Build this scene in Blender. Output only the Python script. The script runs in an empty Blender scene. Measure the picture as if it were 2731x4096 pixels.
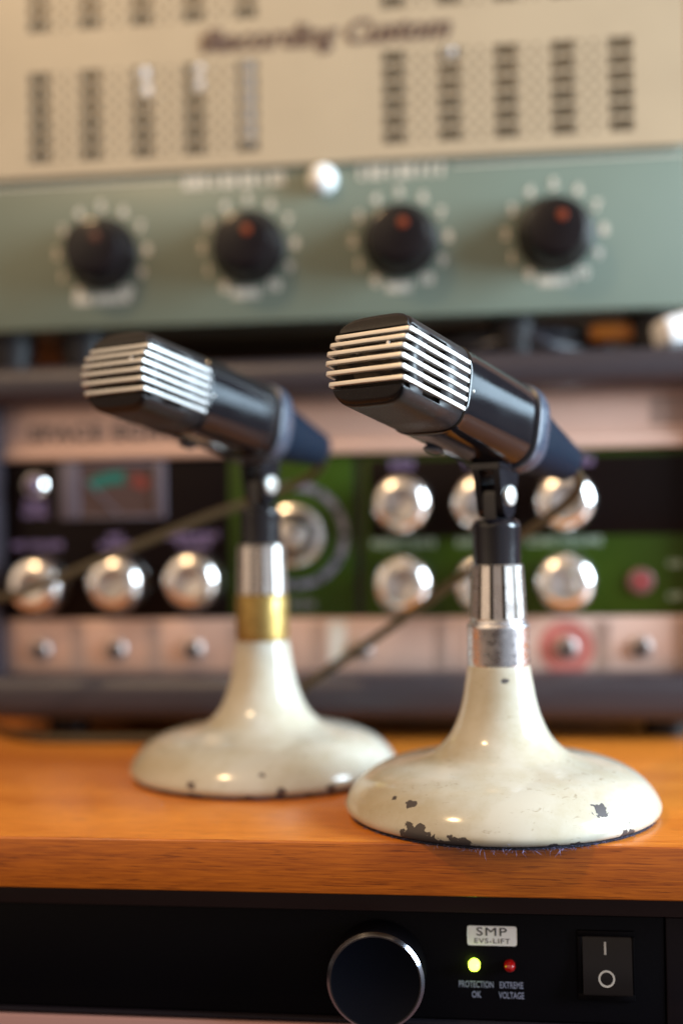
import bpy, bmesh, math, random
from mathutils import Vector, Matrix
random.seed(7)
MM = 0.001
scene = bpy.context.scene
COL = scene.collection

# ------------------------------------------------------------------ materials
def mat(name, color, metallic=0.0, rough=0.5, noise=0.0, nscale=80.0, bump=0.0, bscale=400.0, coat=0.0, spec=None,
        rvar=0.0, emit=None, estr=0.0, stretch=(1, 1, 1), color2=None, trans=0.0, ramp=(.35, .68)):
    m = bpy.data.materials.new(name); m.use_nodes = True
    nt = m.node_tree; N = nt.nodes; L = nt.links
    b = N['Principled BSDF']
    b.inputs['Base Color'].default_value = (*color, 1)
    b.inputs['Metallic'].default_value = metallic
    b.inputs['Roughness'].default_value = rough
    b.inputs['Coat Weight'].default_value = coat
    b.inputs['Coat Roughness'].default_value = 0.12
    b.inputs['Transmission Weight'].default_value = trans
    if spec is not None: b.inputs['Specular IOR Level'].default_value = spec
    if emit:
        b.inputs['Emission Color'].default_value = (*emit, 1); b.inputs['Emission Strength'].default_value = estr
    if noise or bump or rvar:
        tc = N.new('ShaderNodeTexCoord'); mp = N.new('ShaderNodeMapping')
        mp.inputs['Scale'].default_value = stretch
        L.new(tc.outputs['Object'], mp.inputs['Vector'])
        n1 = N.new('ShaderNodeTexNoise'); n1.inputs['Scale'].default_value = nscale; n1.inputs['Detail'].default_value = 6
        L.new(mp.outputs['Vector'], n1.inputs['Vector'])
        if noise:
            mx = N.new('ShaderNodeMix'); mx.data_type = 'RGBA'
            c2 = color2 or tuple(c * (1 - noise) for c in color)
            mx.inputs['A'].default_value = (*color, 1); mx.inputs['B'].default_value = (*c2, 1)
            rp = N.new('ShaderNodeValToRGB'); rp.color_ramp.elements[0].position = ramp[0]; rp.color_ramp.elements[1].position = ramp[1]
            L.new(n1.outputs['Fac'], rp.inputs['Fac']); L.new(rp.outputs['Color'], mx.inputs['Factor'])
            L.new(mx.outputs['Result'], b.inputs['Base Color'])
        if rvar:
            mr = N.new('ShaderNodeMapRange'); mr.inputs['From Min'].default_value = .3; mr.inputs['From Max'].default_value = .7
            mr.inputs['To Min'].default_value = max(.02, rough - rvar); mr.inputs['To Max'].default_value = rough + rvar
            L.new(n1.outputs['Fac'], mr.inputs['Value']); L.new(mr.outputs['Result'], b.inputs['Roughness'])
        if bump:
            n2 = N.new('ShaderNodeTexNoise'); n2.inputs['Scale'].default_value = bscale; n2.inputs['Detail'].default_value = 3
            L.new(mp.outputs['Vector'], n2.inputs['Vector'])
            bp = N.new('ShaderNodeBump'); bp.inputs['Strength'].default_value = bump; bp.inputs['Distance'].default_value = 0.0004
            L.new(n2.outputs['Fac'], bp.inputs['Height']); L.new(bp.outputs['Normal'], b.inputs['Normal'])
    return m

def wood_mat(name, light, dark, rough, zscale=1.0, coat=0.25):
    m = bpy.data.materials.new(name); m.use_nodes = True
    nt = m.node_tree; N = nt.nodes; L = nt.links; b = N['Principled BSDF']
    tc = N.new('ShaderNodeTexCoord')
    def noise(scale, sx, sy, sz, det=5, dist=0.0):
        mp = N.new('ShaderNodeMapping'); mp.inputs['Scale'].default_value = (sx, sy, sz)
        L.new(tc.outputs['Object'], mp.inputs['Vector'])
        n = N.new('ShaderNodeTexNoise'); n.inputs['Scale'].default_value = scale; n.inputs['Detail'].default_value = det
        n.inputs['Distortion'].default_value = dist
        L.new(mp.outputs['Vector'], n.inputs['Vector']); return n
    big = noise(14, .35, 2.2, 4.0, 4, .6)
    fine = noise(1300, .045, 1.0, 1.0, 6, .3)
    pore = noise(2200, .04, 1.0, 1.0, 2)
    r1 = N.new('ShaderNodeValToRGB'); e = r1.color_ramp.elements
    e[0].position = .3; e[0].color = (*dark, 1); e[1].position = .7; e[1].color = (*light, 1)
    add = N.new('ShaderNodeMath'); add.operation = 'MULTIPLY_ADD'; add.inputs[1].default_value = .55
    sc = N.new('ShaderNodeMath'); sc.operation = 'MULTIPLY'; sc.inputs[1].default_value = .47
    L.new(big.outputs['Fac'], sc.inputs[0]); L.new(fine.outputs['Fac'], add.inputs[0]); L.new(sc.outputs[0], add.inputs[2])
    L.new(add.outputs[0], r1.inputs['Fac'])
    rp = N.new('ShaderNodeValToRGB'); rp.color_ramp.elements[0].position = .3; rp.color_ramp.elements[1].position = .42
    rp.color_ramp.elements[0].color = (.42, .34, .28, 1); rp.color_ramp.elements[1].color = (1, 1, 1, 1)
    L.new(pore.outputs['Fac'], rp.inputs['Fac'])
    mx = N.new('ShaderNodeMix'); mx.data_type = 'RGBA'; mx.blend_type = 'MULTIPLY'; mx.inputs['Factor'].default_value = .8
    L.new(r1.outputs['Color'], mx.inputs['A']); L.new(rp.outputs['Color'], mx.inputs['B'])
    L.new(mx.outputs['Result'], b.inputs['Base Color'])
    b.inputs['Roughness'].default_value = rough; b.inputs['Coat Weight'].default_value = coat; b.inputs['Coat Roughness'].default_value = .2
    bp = N.new('ShaderNodeBump'); bp.inputs['Strength'].default_value = .15; bp.inputs['Distance'].default_value = .0003
    L.new(fine.outputs['Fac'], bp.inputs['Height']); L.new(bp.outputs['Normal'], b.inputs['Normal'])
    return m

def enamel_mat(name, spots, base, under=(.06, .05, .05)):
    """Old cream enamel: mottled, with chips (x, y, z, radius in mm) through to the dark casting."""
    m = bpy.data.materials.new(name); m.use_nodes = True
    nt = m.node_tree; N = nt.nodes; L = nt.links; b = N['Principled BSDF']
    tc = N.new('ShaderNodeTexCoord'); geo = tc.outputs['Object']
    jit = N.new('ShaderNodeTexNoise'); jit.inputs['Scale'].default_value = 420; jit.inputs['Detail'].default_value = 5
    L.new(geo, jit.inputs['Vector'])
    js = N.new('ShaderNodeMath'); js.operation = 'MULTIPLY_ADD'; js.inputs[1].default_value = 1.8; js.inputs[2].default_value = -.82
    L.new(jit.outputs['Fac'], js.inputs[0])
    last = None
    for (x, y, z, r, fz) in spots:
        mp = N.new('ShaderNodeMapping'); mp.vector_type = 'TEXTURE'
        mp.inputs['Location'].default_value = (x * MM, y * MM, z * MM)
        mp.inputs['Rotation'].default_value = (0, 0, math.atan2(x, -y))
        mp.inputs['Scale'].default_value = (r * MM, r * MM, r * fz * MM)
        L.new(geo, mp.inputs['Vector'])
        ln = N.new('ShaderNodeVectorMath'); ln.operation = 'LENGTH'; L.new(mp.outputs['Vector'], ln.inputs[0])
        if last is None: last = ln.outputs['Value']
        else:
            mn = N.new('ShaderNodeMath'); mn.operation = 'MINIMUM'
            L.new(last, mn.inputs[0]); L.new(ln.outputs['Value'], mn.inputs[1]); last = mn.outputs[0]
    sm = N.new('ShaderNodeMath'); sm.operation = 'ADD'; L.new(last, sm.inputs[0]); L.new(js.outputs[0], sm.inputs[1])
    lt = N.new('ShaderNodeMapRange'); lt.inputs['From Min'].default_value = 1.0; lt.inputs['From Max'].default_value = 1.06
    lt.inputs['To Min'].default_value = 1; lt.inputs['To Max'].default_value = 0
    L.new(sm.outputs[0], lt.inputs['Value']); chip = lt.outputs['Result']
    # grime: mottling, faint fine scratches
    n1 = N.new('ShaderNodeTexNoise'); n1.inputs['Scale'].default_value = 55; n1.inputs['Detail'].default_value = 8; n1.inputs['Roughness'].default_value = .65
    L.new(geo, n1.inputs['Vector'])
    r1 = N.new('ShaderNodeValToRGB'); e = r1.color_ramp.elements
    e[0].position = .34; e[0].color = (base[0] * .87, base[1] * .83, base[2] * .74, 1); e[1].position = .6; e[1].color = (*base, 1)
    L.new(n1.outputs['Fac'], r1.inputs['Fac'])
    mp2 = N.new('ShaderNodeMapping'); mp2.inputs['Scale'].default_value = (1, 1, 3.5); mp2.inputs['Rotation'].default_value = (.3, .2, .4)
    L.new(geo, mp2.inputs['Vector'])
    n2 = N.new('ShaderNodeTexNoise'); n2.inputs['Scale'].default_value = 230; n2.inputs['Detail'].default_value = 4; n2.inputs['Distortion'].default_value = 1.2
    L.new(mp2.outputs['Vector'], n2.inputs['Vector'])
    r2 = N.new('ShaderNodeValToRGB'); e = r2.color_ramp.elements
    e[0].position = .26; e[0].color = (.55, .47, .38, 1); e[1].position = .37; e[1].color = (1, 1, 1, 1)
    L.new(n2.outputs['Fac'], r2.inputs['Fac'])
    mu = N.new('ShaderNodeMix'); mu.data_type = 'RGBA'; mu.blend_type = 'MULTIPLY'; mu.inputs['Factor'].default_value = .6
    L.new(r1.outputs['Color'], mu.inputs['A']); L.new(r2.outputs['Color'], mu.inputs['B'])
    mx = N.new('ShaderNodeMix'); mx.data_type = 'RGBA'; L.new(chip, mx.inputs['Factor'])
    L.new(mu.outputs['Result'], mx.inputs['A']); mx.inputs['B'].default_value = (*under, 1)
    L.new(mx.outputs['Result'], b.inputs['Base Color'])
    rr = N.new('ShaderNodeMapRange'); rr.inputs['To Min'].default_value = .09; rr.inputs['To Max'].default_value = .6
    L.new(chip, rr.inputs['Value'])
    ra = N.new('ShaderNodeMath'); ra.operation = 'MULTIPLY_ADD'; ra.inputs[1].default_value = .12
    L.new(n1.outputs['Fac'], ra.inputs[0]); L.new(rr.outputs['Result'], ra.inputs[2])
    L.new(ra.outputs[0], b.inputs['Roughness'])
    iv = N.new('ShaderNodeMath'); iv.operation = 'SUBTRACT'; iv.inputs[0].default_value = 1; L.new(chip, iv.inputs[1])
    bp = N.new('ShaderNodeBump'); bp.inputs['Strength'].default_value = .5; bp.inputs['Distance'].default_value = .0003
    hs = N.new('ShaderNodeMath'); hs.operation = 'MULTIPLY_ADD'; hs.inputs[1].default_value = .05
    L.new(n1.outputs['Fac'], hs.inputs[0]); L.new(iv.outputs[0], hs.inputs[2])
    L.new(hs.outputs[0], bp.inputs['Height']); L.new(bp.outputs['Normal'], b.inputs['Normal'])
    b.inputs['Coat Weight'].default_value = .0
    return m

M = {}
M['shelf'] = wood_mat('orange_wood', (.70, .25, .034), (.38, .088, .007), .33)
M['edge_shaded'] = wood_mat('red_brown_shaded_edge', (.52, .135, .007), (.20, .034, .0015), .42)  # front face of the board, its shade put into a darker, redder wood
M['plastic'] = mat('black_plastic', (.009, .008, .010), rough=.11, spec=.42, rvar=.04, nscale=60, bump=.02, bscale=900)
M['shell'] = mat('dusty_black_plastic', (.012, .011, .013), rough=.42, spec=.4, noise=.5, color2=(.09, .08, .07), ramp=(.64, .72), rvar=.08, nscale=1500, bump=.10, bscale=1400)
M['rubber'] = mat('black_rubber', (.004, .010, .022), rough=.55, bump=.2, bscale=1500, spec=.10)
M['clip'] = mat('blue_grey_clip_ring', (.045, .056, .085), rough=.30, rvar=.1, nscale=120, bump=.08, bscale=600)
M['foam'] = mat('dusty_foam', (.012, .009, .008), rough=.95, noise=.1, nscale=2600, color2=(.05, .034, .022), bump=.6, bscale=2600)
M['slat'] = mat('satin_nickel_slat', (.72, .69, .66), metallic=.85, rough=.50, noise=.0, nscale=1200, rvar=.06, bump=.12, bscale=2200, color2=(.5, .45, .4))
M['slat_bright'] = mat('bright_nickel_slat', (.64, .63, .615), metallic=.9, rough=.42, rvar=.05, nscale=800)
M['nickel'] = mat('worn_nickel', (.70, .66, .63), metallic=1, rough=.30, rvar=.05, nscale=300, bump=.06, bscale=900)
M['chrome'] = mat('old_chrome', (.78, .76, .78), metallic=1, rough=.30, noise=.16, nscale=420, rvar=.1, bump=.12, bscale=500)
M['brass'] = mat('aged_brass', (.46, .32, .11), metallic=1, rough=.48, noise=.3, nscale=240, rvar=.08, bump=.06, bscale=700)
M['socket'] = mat('black_socket', (.008, .007, .010), rough=.17, rvar=.04, nscale=200)
M['screw'] = mat('white_nickel_screw', (.86, .86, .82), metallic=.6, rough=.34, noise=.15, nscale=500)
M['dark_groove'] = mat('dark_groove', (.05, .035, .025), metallic=.3, rough=.6)  # darker, duller brown for the sleeve's groove faces
M['felt'] = mat('navy_felt', (.012, .012, .022), rough=.95, bump=.8, bscale=2500)
M['fuzz'] = mat('blue_fuzz', (.15, .15, .30), rough=.9)
M['cable'] = mat('dark_olive_cable', (.050, .034, .015), rough=.5, spec=.3)
M['vinyl'] = mat('black_vinyl', (.034, .027, .034), rough=.34, spec=.5, bump=.7, bscale=900, noise=.3, nscale=700)
M['cabinet'] = mat('black_cabinet', (.012, .010, .011), rough=.5, bump=.4, bscale=700, spec=.25)
M['alu'] = mat('warm_brushed_aluminium', (.64, .44, .365), metallic=.45, rough=.42, noise=.12, nscale=60, stretch=(1, 1, 40))
M['panel_black'] = mat('brown_black_panel', (.004, .0018, .0016), rough=.34, spec=.11)
M['green'] = mat('olive_green_panel', (.020, .045, .0004), rough=.42, spec=.2, noise=.12, nscale=30)
M['knob_chrome'] = mat('spun_chrome', (.83, .79, .76), metallic=1, rough=.22)
M['dial_grey'] = mat('lilac_grey_print', (.15, .14, .20), rough=.5)
M['print_lilac'] = mat('lilac_print', (.17, .12, .24), rough=.5)
M['print_green'] = mat('pale_grey_green_print', (.24, .31, .25), rough=.5)
M['print_dark'] = mat('dark_print', (.06, .045, .04), rough=.6)
M['stripe'] = mat('grey_brown_stripe', (.36, .26, .22), rough=.5)
M['print_logo'] = mat('dark_brown_script', (.085, .05, .04), rough=.5)
M['print_cream'] = mat('cream_print', (.66, .61, .53), rough=.5)
M['print_grey'] = mat('blue_grey_print', (.24, .26, .38), rough=.5)
M['meter_face'] = mat('meter_face', (.055, .03, .028), rough=.3)
M['meter_frame'] = mat('grey_meter_frame', (.085, .07, .09), rough=.4)
M['teal'] = mat('teal_scale', (.0, .11, .09), rough=.4)
M['red_scale'] = mat('red_scale', (.16, .025, .018), rough=.4)
M['red'] = mat('red_ring', (.42, .13, .11), rough=.5)
M['red_lamp'] = mat('red_lamp', (.45, .01, .03), rough=.2, coat=.5)
M['violet_lens'] = mat('violet_lens', (.10, .07, .13), metallic=.3, rough=.4)
M['jack'] = mat('dull_nickel', (.42, .35, .33), metallic=.9, rough=.45)
M['pink_bezel'] = mat('rosy_bezel', (.19, .085, .085), metallic=.4, rough=.45)
M['white_label'] = mat('pale_label', (.60, .58, .54), rough=.5)
M['cover'] = mat('cream_hammered_metal', (.405, .325, .222), rough=.46, noise=.07, nscale=25, bump=.25, bscale=500)
M['amp_green'] = mat('sage_green_metal', (.134, .168, .136), rough=.40, noise=.06, nscale=20, bump=.12, bscale=600)
M['liner'] = mat('dark_amp_interior', (.12, .085, .045), rough=.8)
M['bakelite'] = mat('black_bakelite', (.006, .004, .005), rough=.22, rvar=.04, nscale=100, spec=.35)
M['orange_dot'] = mat('orange_dot', (.19, .024, .001), rough=.4)
M['brown_dot'] = mat('reddish_brown_dot', (.075, .018, .010), rough=.4)  # darker reddish brown, on the first knob only
M['lamp_white'] = mat('white_jewel', (.90, .91, .90), rough=.22, coat=.6)
M['tube_glint'] = mat('pale_valve_glint', (.80, .81, .86), rough=.25, coat=.5)  # white that imitates glints on the valves behind the grille
M['grey_cylinder'] = mat('matte_grey_cylinder', (.24, .235, .24), rough=.5)
M['rack'] = mat('black_rack_metal', (.003, .0024, .0034), rough=.42, bump=.15, bscale=900, spec=.07)
M['rack_brown'] = mat('brown_black_flange', (.030, .016, .015), rough=.5, spec=.15)
M['ear'] = mat('dark_grey_rack_ear', (.010, .008, .012), rough=.5, spec=.12)
M['silver_ring'] = mat('polished_ring', (.33, .35, .41), metallic=1, rough=.14)
M['knob_face'] = mat('black_knob_face', (.002, .0025, .005), rough=.3, spec=.1)
M['sticker'] = mat('white_sticker', (.93, .93, .96), rough=.45)
M['sticker_ink'] = mat('black_sticker_ink', (.02, .02, .025), rough=.5)
M['led_green'] = mat('lit_green_led', (.35, .6, .05), rough=.3, emit=(.62, 1.0, .05), estr=9.0)
M['led_red'] = mat('unlit_red_led', (.42, .004, .004), rough=.12, coat=.8)
M['switch'] = mat('black_rocker', (.014, .011, .011), rough=.36, spec=.25)
M['switch_mark'] = mat('pale_switch_mark', (.50, .46, .42), rough=.5)
M['pink_metal'] = mat('rosy_brown_metal', (.42, .24, .23), metallic=.4, rough=.45)
M['wall'] = mat('dark_brown_wall', (.20, .075, .025), rough=.7, noise=.3, nscale=8)
M['orange_plug'] = mat('orange_plastic', (.5, .16, .02), rough=.4)
M['white_plastic'] = mat('white_plastic', (.80, .79, .80), rough=.4)
M['black_cord'] = mat('black_cord', (.03, .03, .04), rough=.35)

# ------------------------------------------------------------------ mesh helpers (all in mm)
class MB:
    def __init__(s): s.v = []; s.f = []; s.mi = []
    def add(s, verts, faces):
        o = len(s.v); s.v += [tuple(p) for p in verts]; s.f += [tuple(i + o for i in q) for q in faces]
    def box(s, x0, x1, y0, y1, z0, z1, bev=0.0, seg=2):
        bm = bmesh.new(); bmesh.ops.create_cube(bm, size=1)
        for v in bm.verts:
            v.co = Vector(((x0 + x1) / 2 + v.co.x * (x1 - x0), (y0 + y1) / 2 + v.co.y * (y1 - y0), (z0 + z1) / 2 + v.co.z * (z1 - z0)))
        if bev: bmesh.ops.bevel(bm, geom=bm.edges[:], offset=bev, segments=seg, profile=.5, affect='EDGES')
        s.frombm(bm); return s
    def frombm(s, bm, mtx=None):
        bm.verts.index_update()
        s.add([(mtx @ v.co if mtx else v.co) for v in bm.verts], [[v.index for v in f.verts] for f in bm.faces]); bm.free()
    def loft(s, rings, close=True, cap0=True, cap1=True):
        n = len(rings[0]); V = [p for r in rings for p in r]; Fc = []
        for k in range(len(rings) - 1):
            for i in range(n if close else n - 1):
                j = (i + 1) % n
                Fc.append((k * n + i, k * n + j, (k + 1) * n + j, (k + 1) * n + i))
        if cap0: Fc.append(tuple(range(n - 1, -1, -1)))
        if cap1: Fc.append(tuple((len(rings) - 1) * n + i for i in range(n)))
        s.add(V, Fc); return s
    def lathe(s, prof, origin=(0, 0, 0), axis='z', n=64, cap0=True, cap1=True, rfun=None):
        """prof: (radius, height along axis)."""
        O = Vector(origin); rings = []
        for (r, h) in prof:
            ring = []
            for i in range(n):
                t = 2 * math.pi * i / n; rr = r if rfun is None else rfun(r, h, t)
                a, b = rr * math.cos(t), rr * math.sin(t)
                if axis == 'z': p = Vector((a, b, h))
                elif axis == '-y': p = Vector((a, -h, b))
                else: p = Vector((h, a, b))
                ring.append(O + p)
            rings.append(ring)
        return s.loft(rings, True, cap0, cap1)
    def tube(s, pts, r, n=12):
        pts = [Vector(p) for p in pts]; rings = []; up = Vector((0, 0, 1))
        for i, p in enumerate(pts):
            t = (pts[min(i + 1, len(pts) - 1)] - pts[max(i - 1, 0)]).normalized()
            a = t.cross(up); a = a.normalized() if a.length > 1e-4 else Vector((1, 0, 0)); b = a.cross(t).normalized()
            rr = r[i] if isinstance(r, (list, tuple)) else r
            rings.append([p + a * rr * math.cos(2 * math.pi * k / n) + b * rr * math.sin(2 * math.pi * k / n) for k in range(n)])
        return s.loft(rings)
    def quad_sheet(s, x0, x1, z0, z1, y):
        s.add([(x0, y, z0), (x1, y, z0), (x1, y, z1), (x0, y, z1)], [(0, 1, 2, 3)]); return s
    def disc(s, cx, cz, r0, r1, y, n=40, a0=0, a1=2 * math.pi, th=.25):
        """flat washer (or arc of one) with a little thickness, facing -y."""
        V = []; Fc = []
        full = abs(a1 - a0 - 2 * math.pi) < 1e-6; m = n if full else n + 1
        for i in range(m):
            t = a0 + (a1 - a0) * i / n
            for (r, yy) in ((r0, y), (r1, y), (r1, y + th)): V.append((cx + r * math.cos(t), yy, cz + r * math.sin(t)))
        for i in range(n):
            j = (i + 1) % m
            Fc.append((3 * i, 3 * j, 3 * j + 1, 3 * i + 1)); Fc.append((3 * i + 1, 3 * j + 1, 3 * j + 2, 3 * i + 2))
        s.add(V, Fc); return s
    def text(s, body, x, z, size, y, align='CENTER', shear=0.0, sx=1.0, spacing=1.0, bold=0.0, mtx=None):
        cu = bpy.data.curves.new('txt', 'FONT'); cu.body = body; cu.size = size; cu.align_x = align; cu.align_y = 'CENTER'
        cu.shear = shear; cu.space_character = spacing; cu.offset = bold; cu.extrude = .08; cu.resolution_u = 3
        ob = bpy.data.objects.new('txt', cu); COL.objects.link(ob)
        dg = bpy.context.evaluated_depsgraph_get(); dg.update()
        me = bpy.data.meshes.new_from_object(ob.evaluated_get(dg))
        V = [Vector((x + v.co.x * sx, y - v.co.z, z + v.co.y)) for v in me.vertices]
        if mtx: V = [mtx @ v for v in V]
        s.add(V, [tuple(p.vertices) for p in me.polygons])
        bpy.data.objects.remove(ob); bpy.data.curves.remove(cu); bpy.data.meshes.remove(me); return s

def smooth_curve(ctrl, per=10):
    P = [Vector(p) for p in ctrl]; P = [2 * P[0] - P[1]] + P + [2 * P[-1] - P[-2]]; out = []
    for i in range(1, len(P) - 2):
        for k in range(per):
            t = k / per; a, b, c, d = P[i - 1], P[i], P[i + 1], P[i + 2]
            out.append(.5 * ((2 * b) + (c - a) * t + (2 * a - 5 * b + 4 * c - d) * t * t + (3 * b - a - 3 * c + d) * t ** 3))
    out.append(P[-2]); return out

ORIGIN = {}
def obj(name, mb, m, parent=None, smooth=True, angle=35, solid=0.0):
    """One mesh object; coordinates in mm, relative to the parent thing's own origin when that thing was given one in world mm."""
    o_ = Vector(ORIGIN.get(parent.name, (0, 0, 0))) if parent is not None else Vector((0, 0, 0))
    me = bpy.data.meshes.new(name)
    me.from_pydata([tuple((Vector(v) - o_) * MM) for v in mb.v], [], mb.f); me.validate()
    bm = bmesh.new(); bm.from_mesh(me); bmesh.ops.remove_doubles(bm, verts=bm.verts, dist=1e-6)
    bmesh.ops.recalc_face_normals(bm, faces=bm.faces); bm.to_mesh(me); bm.free()
    me.materials.append(m)
    ob = bpy.data.objects.new(name, me); COL.objects.link(ob)
    if smooth:
        for p in me.polygons: p.use_smooth = True
        me.set_sharp_from_angle(angle=math.radians(angle))
    if solid:
        md = ob.modifiers.new('thickness', 'SOLIDIFY'); md.thickness = solid * MM; md.offset = -1
    if parent is not None:
        ob.parent = parent
        if parent.name in ORIGIN: ORIGIN[ob.name] = ORIGIN[parent.name]
    return ob
def tag(o, label, cat, group=None, kind=None):
    o['label'] = label; o['category'] = cat
    if group: o['group'] = group
    if kind: o['kind'] = kind
    return o
def thing(name, label, cat, origin=(0, 0, 0), group=None, mtx=None):
    o = bpy.data.objects.new(name, None); COL.objects.link(o); o.empty_display_size = .02
    if mtx is not None: o.matrix_world = mtx
    else:
        o.location = Vector(origin) * MM; ORIGIN[o.name] = tuple(origin)
    return tag(o, label, cat, group)
def alone(name, mb, m, label, cat, group=None, kind=None, origin=(0, 0, 0), **k):
    """a thing that is one mesh, its origin at origin"""
    mb.v = [tuple(Vector(v) - Vector(origin)) for v in mb.v]
    o = obj(name, mb, m, **k); o.location = Vector(origin) * MM
    return tag(o, label, cat, group, kind)

# ------------------------------------------------------------------ setting
b = MB(); b.box(-1100, 520, 1000, 1020, -400, 1200)
w = obj('wall', b, M['wall']); w['kind'] = 'structure'; w['label'] = 'dark brown wall behind the stacked equipment'; w['category'] = 'wall'

SHELF_FRONT = 453.0
shelf = thing('wooden_shelf', 'orange-brown wooden shelf board carrying the two microphones and the equipment behind', 'shelf', (-50, 720, -19.5))
b = MB(); b.box(-620, 520, SHELF_FRONT + 1.6, 985, -19.5, 0, bev=.15); obj('board', b, M['shelf'], shelf)
b = MB(); b.box(-620, 520, SHELF_FRONT, SHELF_FRONT + 1.55, -19.5, -.02, bev=.7, seg=3); obj('front_edge', b, M['edge_shaded'], shelf)

# ------------------------------------------------------------------ microphone stands
PROF = [(12.55, 60), (12.75, 59.6), (13.3, 56), (14.0, 52), (14.8, 47.2), (15.9, 42.6), (17.1, 38.8), (18.9, 34.6), (21.2, 30.6), (24.0, 27.4), (27.6, 24.4),
        (32.0, 22.6), (37.5, 21.3), (43.5, 20.1), (49.0, 18.3), (53.6, 15.9), (57.2, 13.0), (60.0, 9.7), (61.8, 6.6), (62.6, 4.3), (62.3, 2.6), (61.5, 1.6), (60.6, 1.2)]

PROF = [(r * (1 + .022 * min(1.0, max(0.0, (r - 20) / 20))), z) for r, z in PROF]

def make_stand(origin, label, enamel, neck_top, collar, collar_z, sleeve, socket, pivot_z, azim, fuzz_seed, collar_prof):
    t = thing('microphone_stand', label, 'microphone stand', origin, 'cream desk microphone stands')
    ox, oy, oz = origin
    k = neck_top / 60.0
    prof = [(r, z if z < 24 else 24 + (z - 24) * (neck_top - 24) / 36) for r, z in PROF]
    # subdivide profile smoothly
    pp = smooth_curve([(r, 0, z) for r, z in prof], 4)
    b = MB(); b.lathe([(p.x, p.z) for p in pp], origin=origin, n=128)
    obj('base', b, enamel, t, angle=60)
    rnd = random.Random(fuzz_seed)
    b = MB(); b.lathe([(61.6, 1.25), (62.1, .9), (62.0, .1), (60, .0)], origin=origin, n=128)
    obj('felt_pad', b, M['felt'], t)
    b = MB()
    for i in range(420):
        a = -math.pi / 2 + rnd.gauss(.18, .75); r = 61.4; L_ = abs(rnd.gauss(1.5, .8)) + .4
        if abs(a + math.pi / 2 - .2) < .35 and rnd.random() < .3: L_ *= 1.7
        p0 = Vector((ox + r * math.cos(a), oy + r * math.sin(a), oz + .15 + rnd.random() * .8))
        d = Vector((math.cos(a) + rnd.gauss(0, .6), math.sin(a) + rnd.gauss(0, .6), rnd.gauss(-.15, .35)))
        if p0.y > SHELF_FRONT + 3: d.z = abs(d.z) * .3
        e = Vector((rnd.gauss(0, 1), rnd.gauss(0, 1), rnd.gauss(0, 1))).normalized() * .1
        p1 = p0 + d.normalized() * L_ * .6; p2 = p1 + (d + Vector((rnd.gauss(0, .8), rnd.gauss(0, .8), rnd.gauss(0, .4)))).normalized() * L_ * .6
        b.add([p0 - e, p0 + e, p1 + e, p1 - e, p2], [(0, 1, 2, 3), (3, 2, 4)])
    fz = obj('felt_fuzz', b, M['fuzz'], t, smooth=False); fz['kind'] = 'stuff'
    b = MB(); b.lathe(collar_prof, origin=origin, n=96); obj('collar', b, collar, t)
    # sleeve with flats and flutes
    z1, z0, r1, r0 = sleeve
    NF = 14
    def flute(r, h, th):
        u = (th / (2 * math.pi) * NF) % 1.0
        if u < .13 or u > .87: return r - 1.5
        return r * math.cos(math.pi / NF) / math.cos((u - .5) * 2 * math.pi / NF)
    b = MB(); b.lathe([(r1 - 2.2, z1 + .1), (r1 - .5, z1), (r1 - .3, z1 - .3)], origin=origin, n=440, cap1=False)
    b.lathe([(r1, z1 - .6), (r0, z0 + .5)], origin=origin, n=440, rfun=flute, cap0=False, cap1=False)
    b.lathe([(r0 - .3, z0 + .5), (r0 - .6, z0), (r0 - 3, z0)], origin=origin, n=440, cap0=False)
    slv = obj('threaded_sleeve', b, M['nickel'], t, angle=9)
    slv.data.materials.append(M['dark_groove'])
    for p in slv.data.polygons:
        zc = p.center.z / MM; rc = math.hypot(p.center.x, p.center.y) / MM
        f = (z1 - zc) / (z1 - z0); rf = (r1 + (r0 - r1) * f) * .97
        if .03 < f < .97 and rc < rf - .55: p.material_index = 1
    sz1, sz0, sr1, sr0 = socket
    b = MB(); b.lathe([(sr1 - 3.2, sz1 + .5), (sr1 - 2.0, sz1 + .3), (sr1 - .8, sz1 - .5), (sr1, sz1 - 2.2), (sr1 - .1, sz1 - 3), (sr0, sz0)], origin=origin, n=80)
    obj('socket', b, M['socket'], t)
    # swivel: central tongue between two cheeks, turned so its hinge axis follows the microphone's side
    R_ = Matrix.Translation(Vector(origin)) @ Matrix.Rotation(azim, 4, 'Z')   # local x = along the microphone (to the rear), local y = hinge
    top = pivot_z + 11.2
    def cheek(y0, y1):
        prof2 = []
        for i in range(13):
            a = math.pi + math.pi * i / 12; prof2.append((4.6 * math.cos(a), pivot_z - 4.6 + 4.6 * math.sin(a)))
        prof2 += [(6.2, pivot_z + 3), (7.4, top), (-7.4, top), (-6.2, pivot_z + 3)]
        return [[R_ @ Vector((x, y, z)) for x, z in prof2] for y in (y0, y0 + .01, y1)]
    sw = MB()
    sw.loft(cheek(-6.4, -3.3)); sw.loft(cheek(3.3, 6.4))
    bm = bmesh.new(); bmesh.ops.create_cube(bm, size=1)
    for v in bm.verts: v.co = Vector((v.co.x * 17, v.co.y * 15, top + 1 + v.co.z * 2.6))
    bmesh.ops.bevel(bm, geom=bm.edges[:], offset=.6, segments=2, affect='EDGES')
    sw.frombm(bm, R_)
    obj('swivel_fork', sw, M['socket'], t)
    tg = MB()
    ring = []
    for y in (-2.9, 2.9):
        pts = [(-4.5, sz1 - .5)] + [(5.2 * math.cos(a), pivot_z + 5.2 * math.sin(a)) for a in [math.pi - math.pi * i / 12 for i in range(13)]] + [(4.5, sz1 - .5)]
        ring.append([R_ @ Vector((x, y, z)) for x, z in pts])
    tg.loft(ring); obj('tongue_plate', tg, M['socket'], t)
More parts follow.
